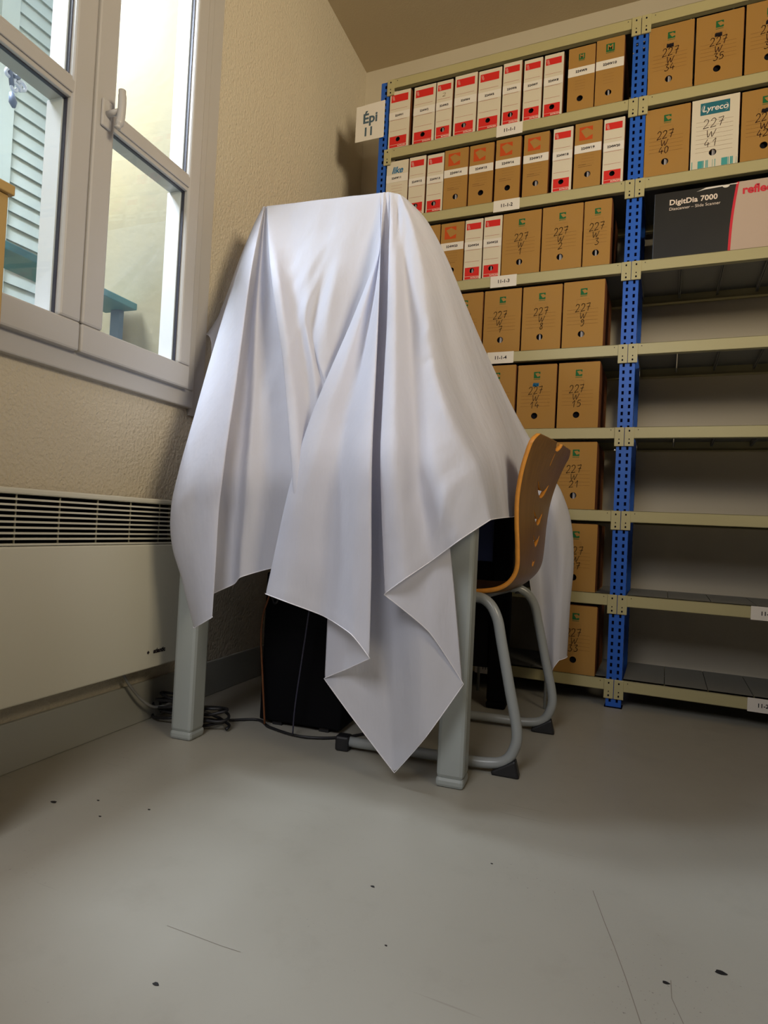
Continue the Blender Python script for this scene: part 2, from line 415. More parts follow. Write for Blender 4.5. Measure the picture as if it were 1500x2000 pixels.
ST = {'2': [[(.05,.8),(.25,1),(.6,1),(.75,.8),(.6,.5),(.05,.02),(.35,.05),(.85,.08)]], '7': [[(.1,.95),(.5,.97),(.85,1),(.6,.5),(.45,0)],[(.25,.5),(.9,.58)]],
      '1': [[(.15,.6),(.55,1),(.52,.5),(.5,0)]], '3': [[(.15,.95),(.7,1),(.4,.6),(.8,.4),(.7,.1),(.35,0),(.05,.08)]], '4': [[(.45,1),(.1,.35),(.9,.4)],[(.62,.6),(.6,0)]],
      '5': [[(.8,1),(.3,.97),(.2,.55),(.6,.6),(.8,.35),(.6,.05),(.1,.02)]], '0': [[(.5,1),(.2,.8),(.15,.3),(.4,0),(.7,.2),(.8,.7),(.5,1)]],
      '8': [[(.6,.55),(.25,.75),(.5,1),(.75,.78),(.3,.4),(.25,.1),(.5,0),(.75,.2),(.6,.5)]], '9': [[(.75,.85),(.45,1),(.2,.75),(.4,.55),(.75,.8),(.75,.3),(.5,0),(.2,.05)]],
      '6': [[(.7,1),(.3,.6),(.2,.2),(.5,0),(.8,.25),(.5,.5),(.25,.35)]], 'W': [[(0,1),(.2,.0),(.5,.75),(.65,.0),(1,1)]]}
def hand(mb, txt, uc, v0, h, wch, rnd, th=.0011, y=-.0007, mi=0):
    n = len(txt); gap = wch*1.12
    for i, ch in enumerate(txt):
        u0 = uc - n*gap/2 + i*gap + rnd.uniform(-.001, .001)
        for st in ST[ch]:
            P = smooth_path([(u0 + a*wch + (b-.5)*.1*wch, b*h + v0 + i*.0012, 0) for a, b in st], 4)
            P = [Vector(p) for p in P]
            for p, q in zip(P, P[1:]):
                d = (q-p)
                if d.length < 1e-7: continue
                d.normalize(); nn = Vector((-d.y, d.x, 0)) * th
                a, b = p - d*th*.6, q + d*th*.6
                mb.quad([(a.x-nn.x, y, a.y-nn.y), (b.x-nn.x, y, b.y-nn.y), (b.x+nn.x, y, b.y+nn.y), (a.x+nn.x, y, a.y+nn.y)], mi)
def absorb(root, mb, mt):
    """print the pattern of mb onto the carton mesh of this box"""
    o = [c for c in root.children if c.name.startswith('carton')][0]; me = o.data
    vs = [tuple(v.co) for v in me.vertices]; fs = [tuple(p.vertices) for p in me.polygons]; mi = [p.material_index for p in me.polygons]
    b = len(vs); k = len(me.materials); mats = list(me.materials) + [mt]
    n = bpy.data.meshes.new('carton'); n.from_pydata(vs + mb.v, [], fs + [tuple(b+i for i in f) for f in mb.f])
    for q in mats: n.materials.append(q)
    n.polygons.foreach_set('material_index', mi + [k]*len(mb.f)); n.update(); o.data = n
def patch(mb, u0, v0, u1, v1, y=-.0003, mi=0): mb.quad([(u0, y, v0), (u1, y, v0), (u1, y, v1), (u0, y, v1)], mi)

# ------------------------------------------------------------------ archive boxes
ZK = lambda row: .1355*.75 + .3*(7-row)         # top of the deck the row stands on
ABD = .31
def box_body(parent, w, h, mcard, hu, hv, hr, rnd, filler):
    """card box with a round finger hole in the spine"""
    n = 24; mb = MB(); cx, cz = hu, hv
    ring = []; outer = []
    corners = [math.atan2(b-cz, a-cx) % (2*math.pi) for a, b in ((0,0),(w,0),(w,h),(0,h))]
    angs = sorted([2*math.pi*i/n for i in range(n)] + corners)
    for a in angs:
        ca, sa = math.cos(a), math.sin(a)
        ring.append((cx+hr*ca, 0, cz+hr*sa))
        ts = []
        if ca > 1e-9: ts.append((w-cx)/ca)
        if ca < -1e-9: ts.append(-cx/ca)
        if sa > 1e-9: ts.append((h-cz)/sa)
        if sa < -1e-9: ts.append(-cz/sa)
        t = min(ts); outer.append((cx+t*ca, 0, cz+t*sa))
    N = len(angs)
    inner = [(p[0], .003, p[2]) for p in ring]
    mb.add(ring + outer + inner, [(i, N+i, N+(i+1) % N, (i+1) % N) for i in range(N)], 0)
    mb.add(ring + inner, [(i, (i+1) % N, N+(i+1) % N, N+i) for i in range(N)], 1)
    # other faces and the dark inside
    d = ABD
    mb.add([(0,0,0),(w,0,0),(w,d,0),(0,d,0),(0,0,h),(w,0,h),(w,d,h),(0,d,h)], [(0,3,2,1),(4,5,6,7),(1,2,6,5),(2,3,7,6),(3,0,4,7)], 0)
    mb.box((.003, .012, .003), (w-.003, d-.003, h-.003), 2)
    # folded flap edge running down one side
    e = rnd.uniform(.0012, .0022)
    mb.box((w, .002, h*.55), (w+e, d*.9, h-.002), 1); mb.box((w-.0005, .003, .004), (w+e*.5, d*.9, h*.55), 1)
    mb.box((.002, .003, h), (w-.002, d*.8, h+e), 1)
    o = mb.build('carton', [mcard, M['kraft_in'], M['dark']], parent)
    if filler:
        f = MB(); k = cx-hr*.2
        f.box((k, .0045, cz-hr*1.2), (k+hr*.55, .011, cz+hr*1.2)); 
        if rnd.random() < .5: f.box((k+hr*.7, .0045, cz-hr*1.2), (k+hr*.85, .011, cz+hr*1.2))
        f.build('papers', M['folder'], o)
    return o
def fr(h, f): return h*(1-f)
def scrib(mb, u, v, s, mi=0):
    for k in range(4):
        P = [(u + s*(.15*k + .25*t), v + s*(.9 - t*.9 + .12*math.sin(3*t+k)), 0) for t in (0, .25, .5, .75, 1)]
        for p, q in zip(P, P[1:]):
            mb.quad([(p[0], -.0008, p[1]), (p[0]+.0007, -.0008, p[1]), (q[0]+.0007, -.0008, q[1]), (q[0], -.0008, q[1])], mi)

def b_white(root, w, h, txt, rnd, filler, big=False, pencil=None):
    box_body(root, w, h, M['whitecard'], w*.47, fr(h, .845), .0098, rnd, filler)
    r = MB(); patch(r, w*.07, fr(h, .19 if big else .165), w*.89, fr(h, .06))
    r.build('red_panel', M['red'], root)
    # lower panel leaves the hole open
    r = MB(); n = 20; cx, cz, hr = w*.47, fr(h, .845), .0099
    a, b, c, d = w*.07, fr(h, .985), w*.89, fr(h, .79)
    ci = []; co = []
    cor = [math.atan2(v-cz, u-cx) % (2*math.pi) for u, v in ((a,b),(c,b),(c,d),(a,d))]
    for t in sorted([2*math.pi*i/n for i in range(n)] + cor):
        ca, sa = math.cos(t), math.sin(t); ts = []
        if ca > 1e-9: ts.append((c-cx)/ca)
        if ca < -1e-9: ts.append((a-cx)/ca)
        if sa > 1e-9: ts.append((d-cz)/sa)
        if sa < -1e-9: ts.append((b-cz)/sa)
        k = min(ts); ci.append((cx+min(hr, k)*ca, -.0003, cz+min(hr, k)*sa)); co.append((cx+k*ca, -.0003, cz+k*sa))
    N = len(ci); r.add(ci+co, [(i, N+i, N+(i+1) % N, (i+1) % N) for i in range(N)])
    r.build('red_panel', M['red'], root)
    l = MB()
    for f in (.31, .505, .695): patch(l, w*.06, fr(h, f)-.0006, w*.87, fr(h, f)+.0006)
    absorb(root, l, M['redline'])
    t = MB(); patch(t, w*.09, fr(h, .942), w*.88, fr(h, .938), -.0006); absorb(root, t, M['whiteprint'])
    t = MB(); scrib(t, w*.1, fr(h, .15), .018); t.build('emblem', M['whiteprint'], root)
    t = MB(); put_text(t, 'INTROPA', w*.66, fr(h, .965), .0085, bold=.0002)
    t.build('lettering', M['whiteprint'], root)
    s = MB(); patch(s, -.0003, fr(h, .495), w+.0002, fr(h, .365), -.0009)
    so = s.build('number_label', M['paper'], root)
    s = MB(); put_text(s, txt, w*.5, fr(h, .43), .0115, -.0012, bold=.0006, space=1.12); s.build('number', M['ink'], so)
    if pencil:
        s = MB(); hand(s, '2', w*.52, fr(h, .27), .014, .016, rnd, .0005); s.build('pencil_mark', M['brownline'], root)
def b_orange(root, w, h, txt, rnd, filler):
    box_body(root, w, h, M['kraft'], w*.52, fr(h, .80), .0112, rnd, filler)
    g = MB(); u0, u1, v0, v1 = w*.16, w*.66, fr(h, .27), fr(h, .065); y = -.0003
    P = [(u0, v1), (u0+.004, v1-.008), (u0+.024, v0+.008), (u1-.001, (v0+v1)/2+.008), (u1, v0), (u0, v0)]
    g.add([(a, y, b) for a, b in [(u0, v0), (u1, v0), (u1, v0+.018), (u0+(u1-u0)*.5, v0+.007), (u0+(u1-u0)*.12, v1-.013), (u0, v1)]], [tuple(range(6))])
    g.add([(a, y, b) for a, b in [(u0, v1), (u0+(u1-u0)*.12, v1-.013), (u0+(u1-u0)*.55, v1-.004), (u1, v1-.018), (u1, v1)]], [(0, 1, 2, 4), (2, 3, 4)])
    g.build('logo', M['orange'], root)
    s = MB(); patch(s, -.0003, fr(h, .465), w+.0002, fr(h, .335), -.0009)
    so = s.build('number_label', M['paper'], root)
    s = MB(); put_text(s, txt, w*.5, fr(h, .40), .0125, -.0012, bold=.0006, space=1.12); s.build('number', M['ink'], so)
    l = MB()
    for k in range(4): patch(l, w*.28, fr(h, .51+.045*k)-.0003, w*.75, fr(h, .51+.045*k)+.0003)
    for (u, v, c) in ((.17, .645, 5), (.17, .675, 9)):
        for k in range(c): patch(l, w*u+k*.0055, fr(h, v)-.0012, w*u+k*.0055+.0038, fr(h, v)+.0012)
    absorb(root, l, M['brownline'])
def green_logo(root, uc, v0, s):
    g = MB(); y = -.0003; a = s/2
    g.add([(u, y, v) for u, v in [(uc-a, v0), (uc+a, v0), (uc+a, v0+s*.35), (uc+a*.15, v0+s*.2), (uc-a*.6, v0+s*.75), (uc-a, v0+s)]], [tuple(range(6))])
    g.add([(u, y, v) for u, v in [(uc-a, v0+s), (uc-a*.6, v0+s*.75), (uc+a*.35, v0+s*.85), (uc+a, v0+s*.6), (uc+a, v0+s)]], [(0, 1, 2, 4), (2, 3, 4)])
    for k in range(6): patch(g, uc-a+k*s/6, v0-.0055, uc-a+k*s/6+s/8, v0-.003)
    g.build('logo', M['green'], root)
def b_green(root, w, h, txt, rnd, filler, scribble=None, ink='hand2'):
    narrow = w < .12
    box_body(root, w, h, M['kraft'], w*.47, fr(h, .80), .0118, rnd, filler)
    green_logo(root, w*.5, fr(h, .21), .024 if not narrow else .021)
    l = MB(); uc = w*.48; rw = .021; r0, r1 = fr(h, .35), fr(h, .275); e = .0004
    for q in ((uc-rw, r0, uc+rw, r0+e), (uc-rw, r1, uc+rw, r1+e), (uc-rw, r0, uc-rw+e, r1), (uc+rw, r0, uc+rw+e, r1)): patch(l, *q)
    for f in (.43, .485, .54, .595, .65): patch(l, w*.10, fr(h, f)-.0004, w*.86, fr(h, f)+.0004)
    absorb(root, l, M['brownline'])
    t = MB(); a = rnd.uniform(-.004, .004)
    hand(t, '227', uc+a, fr(h, .465), .028, .0165, rnd); hand(t, 'W', uc+a+rnd.uniform(-.004, .004), fr(h, .565), .0215, .022, rnd); hand(t, txt, uc+a+rnd.uniform(-.004, .004), fr(h, .68), .024, .0165, rnd)
    t.build('handwriting', M[ink], root)
    if scribble:
        t = MB()
        for k in range(9): t.quad([(uc-.012+.0024*k, -.0008, r0+.002+rnd.uniform(0, .003)), (uc-.008+.0024*k, -.0008, r0+.002), (uc-.008+.0024*k, -.0008, r1-.002), (uc-.011+.0024*k, -.0008, r1-.003+rnd.uniform(-.003, .002))])
        t.build('crossed_out_mark', M[scribble], root)
def b_m(root, w, h, txt, rnd, filler, big=False):
    box_body(root, w, h, M['kraft'], w*.48, fr(h, .81), .0112, rnd, filler)
    s = .030 if big else .022; uc = w*.50; v0 = fr(h, .20)
    g = MB(); patch(g, uc-s/2, v0, uc+s/2, v0+s)
    for k in range(6): patch(g, uc-s/2+k*s/6, v0-.005, uc-s/2+k*s/6+s/8, v0-.002)
    go = g.build('logo', M['green'], root)
    t = MB(); put_text(t, 'M', uc, v0+s/2, s*.95, bold=.0005); t.build('letter', M['kraft'], go)
    s = MB(); patch(s, -.0003, fr(h, .455), w+.0002, fr(h, .32), -.0009)
    so = s.build('number_label', M['paper'], root)
    s = MB(); put_text(s, txt, w*.5, fr(h, .385), .0125, -.0012, bold=.0006, space=1.12); s.build('number', M['ink'], so)
    l = MB()
    for f in (.53, .575, .62, .665): patch(l, w*.27, fr(h, f)-.0003, w*.66, fr(h, f)+.0003)
    absorb(root, l, M['brownline'])
def b_like(root, w, h, txt, rnd, filler):
    box_body(root, w, h, M['whitecard'], w*.47, fr(h, .845), .0098, rnd, filler)
    t = MB(); put_text(t, 'like', w*.5, fr(h, .165), .038, bold=.0009, shear=.25, space=.95); t.build('lettering', M['likeblue'], root)
    s = MB(); patch(s, -.0003, fr(h, .37), w+.0002, fr(h, .235), -.0009)
    so = s.build('number_label', M['paper'], root)
    s = MB(); put_text(s, txt, w*.48, fr(h, .30), .0115, -.0012, bold=.0006, space=1.12); s.build('number', M['ink'], so)
    l = MB()
    for f in (.43, .48, .53, .58): patch(l, w*.25, fr(h, f)-.0004, w*.75, fr(h, f)+.0004)
    absorb(root, l, M['redline'])
def b_lyreco(root, w, h, txt, rnd, filler):
    box_body(root, w, h, M['whitecard'], w*.47, fr(h, .785), .0118, rnd, filler)
    g = MB(); patch(g, w*.18, fr(h, .235), w*.80, fr(h, .06)); go = g.build('logo', M['teal'], root)
    t = MB(); put_text(t, 'Lyreco', w*.49, fr(h, .15), .0285, bold=.0005, shear=.15); t.build('lettering', M['paper'], go)
    for sgn in (1, -1):
        t = MB()
        P = [Vector((w*.49 + sgn*w*(.27 - .03*abs(math.sin(q))), fr(h, .15) + sgn*.0145*math.cos(q), 0)) for q in [k*.25 for k in range(9)]]
        P = [Vector((w*.49 + sgn*(w*.20 + w*.075*math.sin(q)), fr(h, .15) + sgn*(.014*math.cos(q) - .002), 0)) for q in [k*math.pi/9 for k in range(10)]]
        for p, q in zip(P, P[1:]): t.quad([(p.x, -.0008, p.y), (q.x, -.0008, q.y), (q.x+sgn*.0012, -.0008, q.y), (p.x+sgn*.0012, -.0008, p.y)])
        t.build('swoosh', M['paper'], go)
    l = MB()
    for k in range(8): patch(l, w*.10, fr(h, .33+.062*k)-.0003, w*.88, fr(h, .33+.062*k)+.0003)
    absorb(root, l, M['brownline'])
    t = MB(); hand(t, '227', w*.48, fr(h, .43), .030, .020, rnd, .0009); hand(t, 'W', w*.44, fr(h, .56), .024, .027, rnd, .0009); hand(t, '41', w*.44, fr(h, .70), .026, .020, rnd, .0009)
    t.build('handwriting', M['hand'], root)
    b = MB()
    for (u0, u1) in ((.03, .045), (.16, .26), (.265, .29), (.33, .35), (.36, .38), (.47, .478), (.52, .535), (.66, .79), (.80, .815), (.84, .87), (.875, .90), (.965, .972)): patch(b, w*u0, .002, w*u1, .028 - (.004 if u0 > .9 else 0))
    absorb(root, b, M['teal2'])

#  row, x0, width, kind, text, filler, label
BOX = [
 (0,-.992,.094,'white',"224W1",0,dict(big=True),'first box of its row, at the rack end beside the sign'),
 (0,-.883,.096,'white',"224W2",0,dict(big=True),''),(0,-.782,.070,'white',"224W3",1,dict(pencil=1),''),(0,-.704,.094,'white',"224W4",1,dict(big=True),''),
 (0,-.605,.094,'white',"224W5",0,dict(big=True),''),(0,-.504,.073,'white',"224W6",1,{},''),(0,-.422,.071,'white',"224W7",0,{},''),(0,-.345,.073,'white',"224W8",0,{},''),
 (0,-.254,.097,'m',"224W9",0,{},''),(0,-.154,.099,'m',"224W10",1,dict(big=True),''),
 (1,-.992,.099,'like',"224W11",0,{},''),(1,-.888,.073,'white',"224W12",1,{},''),(1,-.809,.073,'white',"224W13",1,{},''),(1,-.733,.100,'orange',"224W14",1,{},''),
 (1,-.628,.099,'orange',"224W15",0,{},''),(1,-.520,.099,'orange',"224W16",0,{},''),(1,-.410,.097,'orange',"224W17",1,{},''),(1,-.298,.073,'white',"224W18",0,{},''),
 (1,-.218,.097,'orange',"224W19",1,{},''),(1,-.115,.073,'white',"224W20",0,{},''),
 (2,-.838,.100,'orange',"224W22",0,{},''),(2,-.734,.098,'orange',"224W23",0,{},''),(2,-.632,.073,'white',"224W24",1,{},''),(2,-.554,.073,'white',"224W25",1,{},''),
 (2,-.478,.148,'green','1',1,{},''),(2,-.325,.149,'green','2',1,{},''),(2,-.172,.097,'green','3',1,{},''),
 (3,-.690,.146,'green','6',0,{},''),(3,-.538,.146,'green','7',1,{},''),(3,-.386,.147,'green','8',1,{},''),(3,-.234,.147,'green','9',1,{},''),
 (4,-.546,.146,'green','13',0,{},''),(4,-.393,.146,'green','14',0,dict(scribble='likeblue'),''),(4,-.240,.148,'green','15',0,{},''),
 (5,-.237,.147,'green','21',1,{},''),(6,-.225,.148,'green','27',0,{},''),(7,-.213,.147,'green','33',0,{},''),
 (0,.029,.147,'green','34',1,dict(scribble='ink',ink='hand'),''),(0,.182,.148,'green','35',0,dict(scribble='ink',ink='hand'),''),(0,.336,.148,'green','36',0,dict(scribble='ink',ink='hand'),''),
 (1,.0275,.147,'green','40',1,dict(ink='hand'),''),(1,.179,.148,'lyreco','41',1,{},''),(1,.333,.148,'green','42',0,dict(scribble='ink',ink='hand'),''),
]
ROWN = ['top row', 'second row', 'third row', 'fourth row', 'fifth row', 'sixth row', 'seventh row', 'bottom row']
DESC = {'white': 'white card archive box with red panels, labelled %s', 'm': 'brown card archive box with a green letter M, labelled %s', 'like': 'white archive box printed with the blue word like, labelled %s',
        'orange': 'brown card archive box with an orange logo, labelled %s', 'green': 'wide brown archive box with green logo, handwritten 227 W %s', 'lyreco': 'wide white archive box with a teal logo, handwritten 227 W %s'}
GRP = {'white': 'white and red archive boxes', 'm': 'brown archive boxes with printed labels', 'like': 'white and red archive boxes', 'orange': 'brown archive boxes with printed labels', 'green': 'handwritten archive boxes', 'lyreco': 'handwritten archive boxes'}
FN = {'white': b_white, 'm': b_m, 'like': b_like, 'orange': b_orange, 'green': b_green, 'lyreco': b_lyreco}
for (row, x0, w_, kind, txt, fil, kw, _) in BOX:
    rnd = random.Random(hash((row, int(x0*1000))) & 0xffff)
    h = .2455 + rnd.uniform(-.0025, .002)
    if txt == '224W10': h = .252
    if txt == '224W7' or txt == '224W3': h = .241
    lab = DESC[kind] % txt
    if txt == '3': lab = 'narrow brown archive box with green logo, handwritten 227 W 3'
    side = ', right bay' if x0 > 0 else ''
    lab += ', ' + ROWN[row] + side
    r = thing('archive_box', lab, 'box', (x0, rnd.uniform(.002, .009), ZK(row)+.0006), GRP[kind])
    FN[kind](r, w_-.0012, h, txt, rnd, fil, **kw)

# slide scanner carton
sb = thing('scanner_carton', 'long black and pale tan scanner carton on the right bay shelf', 'box', (.068, .008, ZK(2)+.0006))
w_, h = .47, .236
m = MB(); m.box((0, 0, 0), (w_, .36, h)); m.build('carton', M['boxblack'], sb, bevel=.002)
m = MB(); P = []
def bandx(v): return .238 + .020*(v/h) - .004*math.sin(math.pi*v/h)
V = [h*k/10 for k in range(11)]
m.add([(bandx(v), -.0005, v) for v in V] + [(bandx(v)+.008, -.0005, v) for v in V], [(k, 11+k, 12+k, 1+k) for k in range(10)])
m.build('red_stripe', M['reflred'], sb)
m = MB(); m.add([(bandx(v)+.008, -.0004, v) for v in V] + [(w_, -.0004, v) for v in V], [(k, 11+k, 12+k, 1+k) for k in range(10)])
m.build('tan_panel', M['tan'], sb)
m = MB(); put_text(m, 'DigitDia 7000', .049, h-.040, .026, align='LEFT', bold=.0007, space=1.04); m.build('lettering', M['whiteprint'], sb)
m = MB(); put_text(m, 'Diascanner – Slide Scanner', .049, h-.063, .0148, align='LEFT')
m.build('lettering', M['whiteprint'], sb)
m = MB(); put_text(m, 'reflecta', bandx(h)+.018, h-.032, .039, align='LEFT', bold=.0014, y=-.0008); m.build('brand_lettering', M['reflred'], sb)
m = MB(); m.add([(.135, -.0007, h-.014), (.16, -.0007, h-.010), (.215, -.0007, h-.008), (.215, -.0007, h-.003), (.165, -.0007, h-.0035)], [(0, 1, 2, 3, 4)])
m.add([(.238, -.0007, h-.006), (.262, -.0007, h-.006), (.262, -.0007, h-.003), (.238, -.0007, h-.003)], [(0, 1, 2, 3)])
m.add([(.226+.012*math.cos(t), -.0007, h-.004-.010*abs(math.sin(t))) for t in [math.pi+k*math.pi/8 for k in range(9)]], [tuple(range(9))])
m.build('lid_gap', M['paper'], sb)

# ------------------------------------------------------------------ shelving racks
RD = .385
BH = .041
def rack(x0, x1, label, posts, labels, grp):
    root = thing('shelving_rack', label, 'shelving', (0, 0, 0), grp)
    zt = ZK(7) + 8*.3
    for (a, b) in posts:
        for (y0, y1) in ((.004, .044), (RD-.04, RD)):
            m = MB(); m.box((a, y0, .004), (b, y1, zt-.004))
            m.box((a-.004, y0-.002, 0), (b+.004, y1+.004, .004), 1)
            ncol = 2 if b-a > .04 else 1
            for c in range(ncol):
                xc = a + (b-a)*(.27 + .46*c) if ncol == 2 else (a+b)/2+.004
                z = .02
                while z < zt - .03:
                    if y0 < .1:
                        m.box((xc-.0038, y0-.0004, z), (xc+.0038, y0+.001, z+.0125), 1)
                    z += .025
            for z in [.03+.05*k for k in range(48)]:
                m.box((b-.0002, y0+.012, z), (b+.0003, y0+.020, z+.014), 1)
            m.build('upright', [M['blue'], M['slot']], root)
        m = MB()
        z = .15
        k = 0
        while z < zt-.2:
            y_a, y_b = (.05, RD-.045) if k % 2 else (RD-.045, .05)
            m.tube([((a+b)/2, y_a, z), ((a+b)/2, y_b, z+.28)], .006, 6); z += .3; k += 1
        m.build('side_brace', M['blue'], root)
    for i in range(9):
        zz = ZK(7) + .3*i
        m = MB()
        # front beam with hooked end brackets
        m.box((x0+.028, 0, zz-BH), (x1-.028, .004, zz)); m.box((x0+.028, 0, zz-.003), (x1-.028, .03, zz))
        m.box((x0+.028, 0, zz-BH), (x1-.028, .02, zz-BH+.003))
        for (a, b) in ((x0+.001, x0+.033), (x1-.033, x1-.001)):
            m.box((a, -.003, zz-.069), (b, .0035, zz-.001))
        fb = m.build('beam', [M['beam'], M['slot']], root, bevel=.0012)
        m = MB()
        for (a, b) in ((x0+.001, x0+.033), (x1-.033, x1-.001)):
            c = (a+b)/2
            for (dz, r_) in ((-.014, .0028), (-.044, .0020), (-.058, .0030)):
                m.prism([(c+r_*math.cos(t), -.0036, zz+dz+r_*1.3*math.sin(t)) for t in [k*math.pi/4 for k in range(8)]], (0, 1, 0), .001)
        for c in (x0+.046, x1-.046):
            m.prism([(c+.0016*math.cos(t), -.0006, zz-.010+.0016*math.sin(t)) for t in [k*math.pi/4 for k in range(8)]], (0, 1, 0), .001)
        m.build('bolt_holes', M['slot'], fb)
        m = MB(); m.box((x0+.028, RD-.006, zz-BH), (x1-.028, RD-.002, zz-.002)); m.box((x0+.028, RD-.03, zz-BH), (x1-.028, RD-.002, zz-BH+.003))
        m.build('beam', M['beam'], root)
        # deck of folded steel panels with lips below
        m = MB(); n = 7; wd = (x1-x0-.056)/n
        for k in range(n):
            a = x0+.028+wd*k
            m.box((a+.0012, .004, zz-.0025), (a+wd-.0012, RD-.007, zz))
            m.box((a+.0012, .02, zz-.022), (a+.0035, RD-.012, zz-.0025)); m.box((a+wd-.0035, .02, zz-.022), (a+wd-.0012, RD-.012, zz-.0025))
        m.build('deck', M['deck'], root)
    for (x, z, t) in labels:
        m = MB(); m.box((x, -.0012, z-.044), (x+.103, -.0002, z+.001)); lo = m.build('shelf_label', M['paper'], root)
        m = MB(); put_text(m, t, x+.052, z-.022, .0185, -.0016, bold=.0005, space=1.0); m.build('shelf_number', M['ink'], lo)
    return root
lb = [(-.521+.002*i, ZK(i)-.0005, '11-1-%d' % (i+1)) for i in range(8)]
rl_ = rack(-1.007, 0, 'tall blue and beige shelving rack filled with boxes, left bay behind the draped table', [(-1.036, -1.000), (-.026, .026)], lb, 'shelving bays along the back wall')
rack(0, 1.007, 'mostly empty blue and beige shelving rack, right bay', [(.981, 1.033)], [(.415, ZK(6)-.0005, '11-2-7'), (.415, ZK(7)-.0005, '11-2-8')], 'shelving bays along the back wall')
# small screws on the middle post
for (x, z) in ((-.012, 2.40), (.011, 2.405), (.011, 2.382), (-.024, 2.37), (-.030, .92)): MB().prism([(x+.0024*math.cos(t), .0015, z+.0024*math.sin(t)) for t in [k*math.pi/4 for k in range(8)]], (0, 1, 0), .0035).build('screw', M['screw'], rl_)
# row sign
sg = thing('row_sign', 'white card sign reading Epi 11 hanging at the rack end', 'sign', (-1.147, -.004, 2.258))
m = MB(); m.add([(0, 0, 0), (.135, 0, 0), (.135, 0, .160), (0, 0, .155), (0, .0015, 0), (.135, .0015, 0), (.135, .0015, .160), (0, .0015, .155)], [(0,1,2,3),(7,6,5,4),(0,4,5,1),(1,5,6,2),(2,6,7,3),(3,7,4,0)])
m.build('card', M['paper'], sg)
m = MB(); put_text(m, 'Épi', .068, .094, .058, -.0005, bold=.0018); m.build('lettering', M['signtext'], sg)
m = MB(); put_text(m, '11', .062, .036, .052, -.0005, bold=.0016); m.build('lettering', M['signtext'], sg)

# ------------------------------------------------------------------ table
e1 = Vector((.99560, .0937, 0)).normalized(); e2 = Vector((-e1.y, e1.x, 0)); T0 = Vector((-.2604, -.9748, 0))
tb = thing('office_table', 'grey legged office table hidden under the white sheet', 'table', T0, rz=math.atan2(e1.y, e1.x))
TW, TD, LG = .808, .79, .066
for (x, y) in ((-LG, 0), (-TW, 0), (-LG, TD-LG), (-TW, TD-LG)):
    lm = M['leg'] if y == 0 else M['case_and_shade']  # rear legs black: shade under the table put into their colour
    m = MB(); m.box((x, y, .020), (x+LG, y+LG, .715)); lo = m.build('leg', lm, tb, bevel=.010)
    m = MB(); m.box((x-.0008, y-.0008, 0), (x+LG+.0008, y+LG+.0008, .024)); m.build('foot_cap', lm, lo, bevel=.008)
m = MB()
m.box((-TW+LG, .012, .66), (-LG, .040, .715)); m.box((-TW+LG, TD-.04, .66), (-LG, TD-.012, .715))
m.box((-.040, LG, .66), (-.012, TD-LG, .715)); m.box((-TW+.012, LG, .66), (-TW+.040, TD-LG, .715))
m.build('apron', M['leg'], tb)
MB().box((-TW+LG, TD-.050, .50), (-LG, TD-.041, .659)).build('added_back_panel', M['shade_blue'], tb)  # dark blue upper part of the added back panel
MB().box((-TW+LG, TD-.054, .135), (-LG, TD-.041, .50)).build('added_back_panel', M['case_and_shade'], tb)  # black sheet added in place of the deep shade under the table
m = MB(); m.box((-TW-.004, -.004, .715), (.004, TD+.004, .740)); m.build('tabletop', M['topwood'], tb, bevel=.003)
# side stand by the rack
ss = thing('side_stand', 'small thin legged stand under the far end of the white sheet', 'table', (-.345, -.105, 0))
MB().box((-.15, -.065, .722), (.15, .075, .738)).build('top', M['machine'], ss, bevel=.003)
for (x, y) in ((-.135, -.05), (.133, -.05), (-.135, .061), (.133, .061)):
    m = MB(); m.tube([(x, y, .722), (x, y, 0)], .0055, 8); m.build('leg', M['tubem'], ss, smooth=True)
# reader on the table
mr = thing('film_reader', 'tall reading machine standing on the table, hidden under the white sheet', 'machine', (-.86, -.47, .7405))
MB().box((-.20, -.17, 0), (.19, .20, .10)).build('base', M['machine'], mr, bevel=.01)
MB().box((-.15, .06, .10), (.14, .18, .50)).build('column', M['machine'], mr, bevel=.01)
m = MB(); m.box((-.185, -.14, .50), (.175, .19, .83)); m.build('hood', M['machine'], mr, bevel=.02)
MB().box((-.16, -.146, .53), (.15, -.139, .80)).build('screen', M['black'], mr)
# black case added to fill the dark under the table
pc = thing('added_black_case', 'added black case in the dark under the table', 'computer', (-.83, -.60, 0), rz=.1)
MB().box((-.13, -.20, .012), (.13, .20, .45)).build('casing', M['case_and_shade'], pc, bevel=.006)
m = MB(); m.box((-.085, -.206, .30), (.085, -.2, .42)); m.build('front_bay', M['case_and_shade'], pc)
m = MB(); m.box((-.09, -.19, 0), (-.06, .19, .012)); m.box((.06, -.19, 0), (.09, .19, .012)); m.build('feet', M['black'], pc)

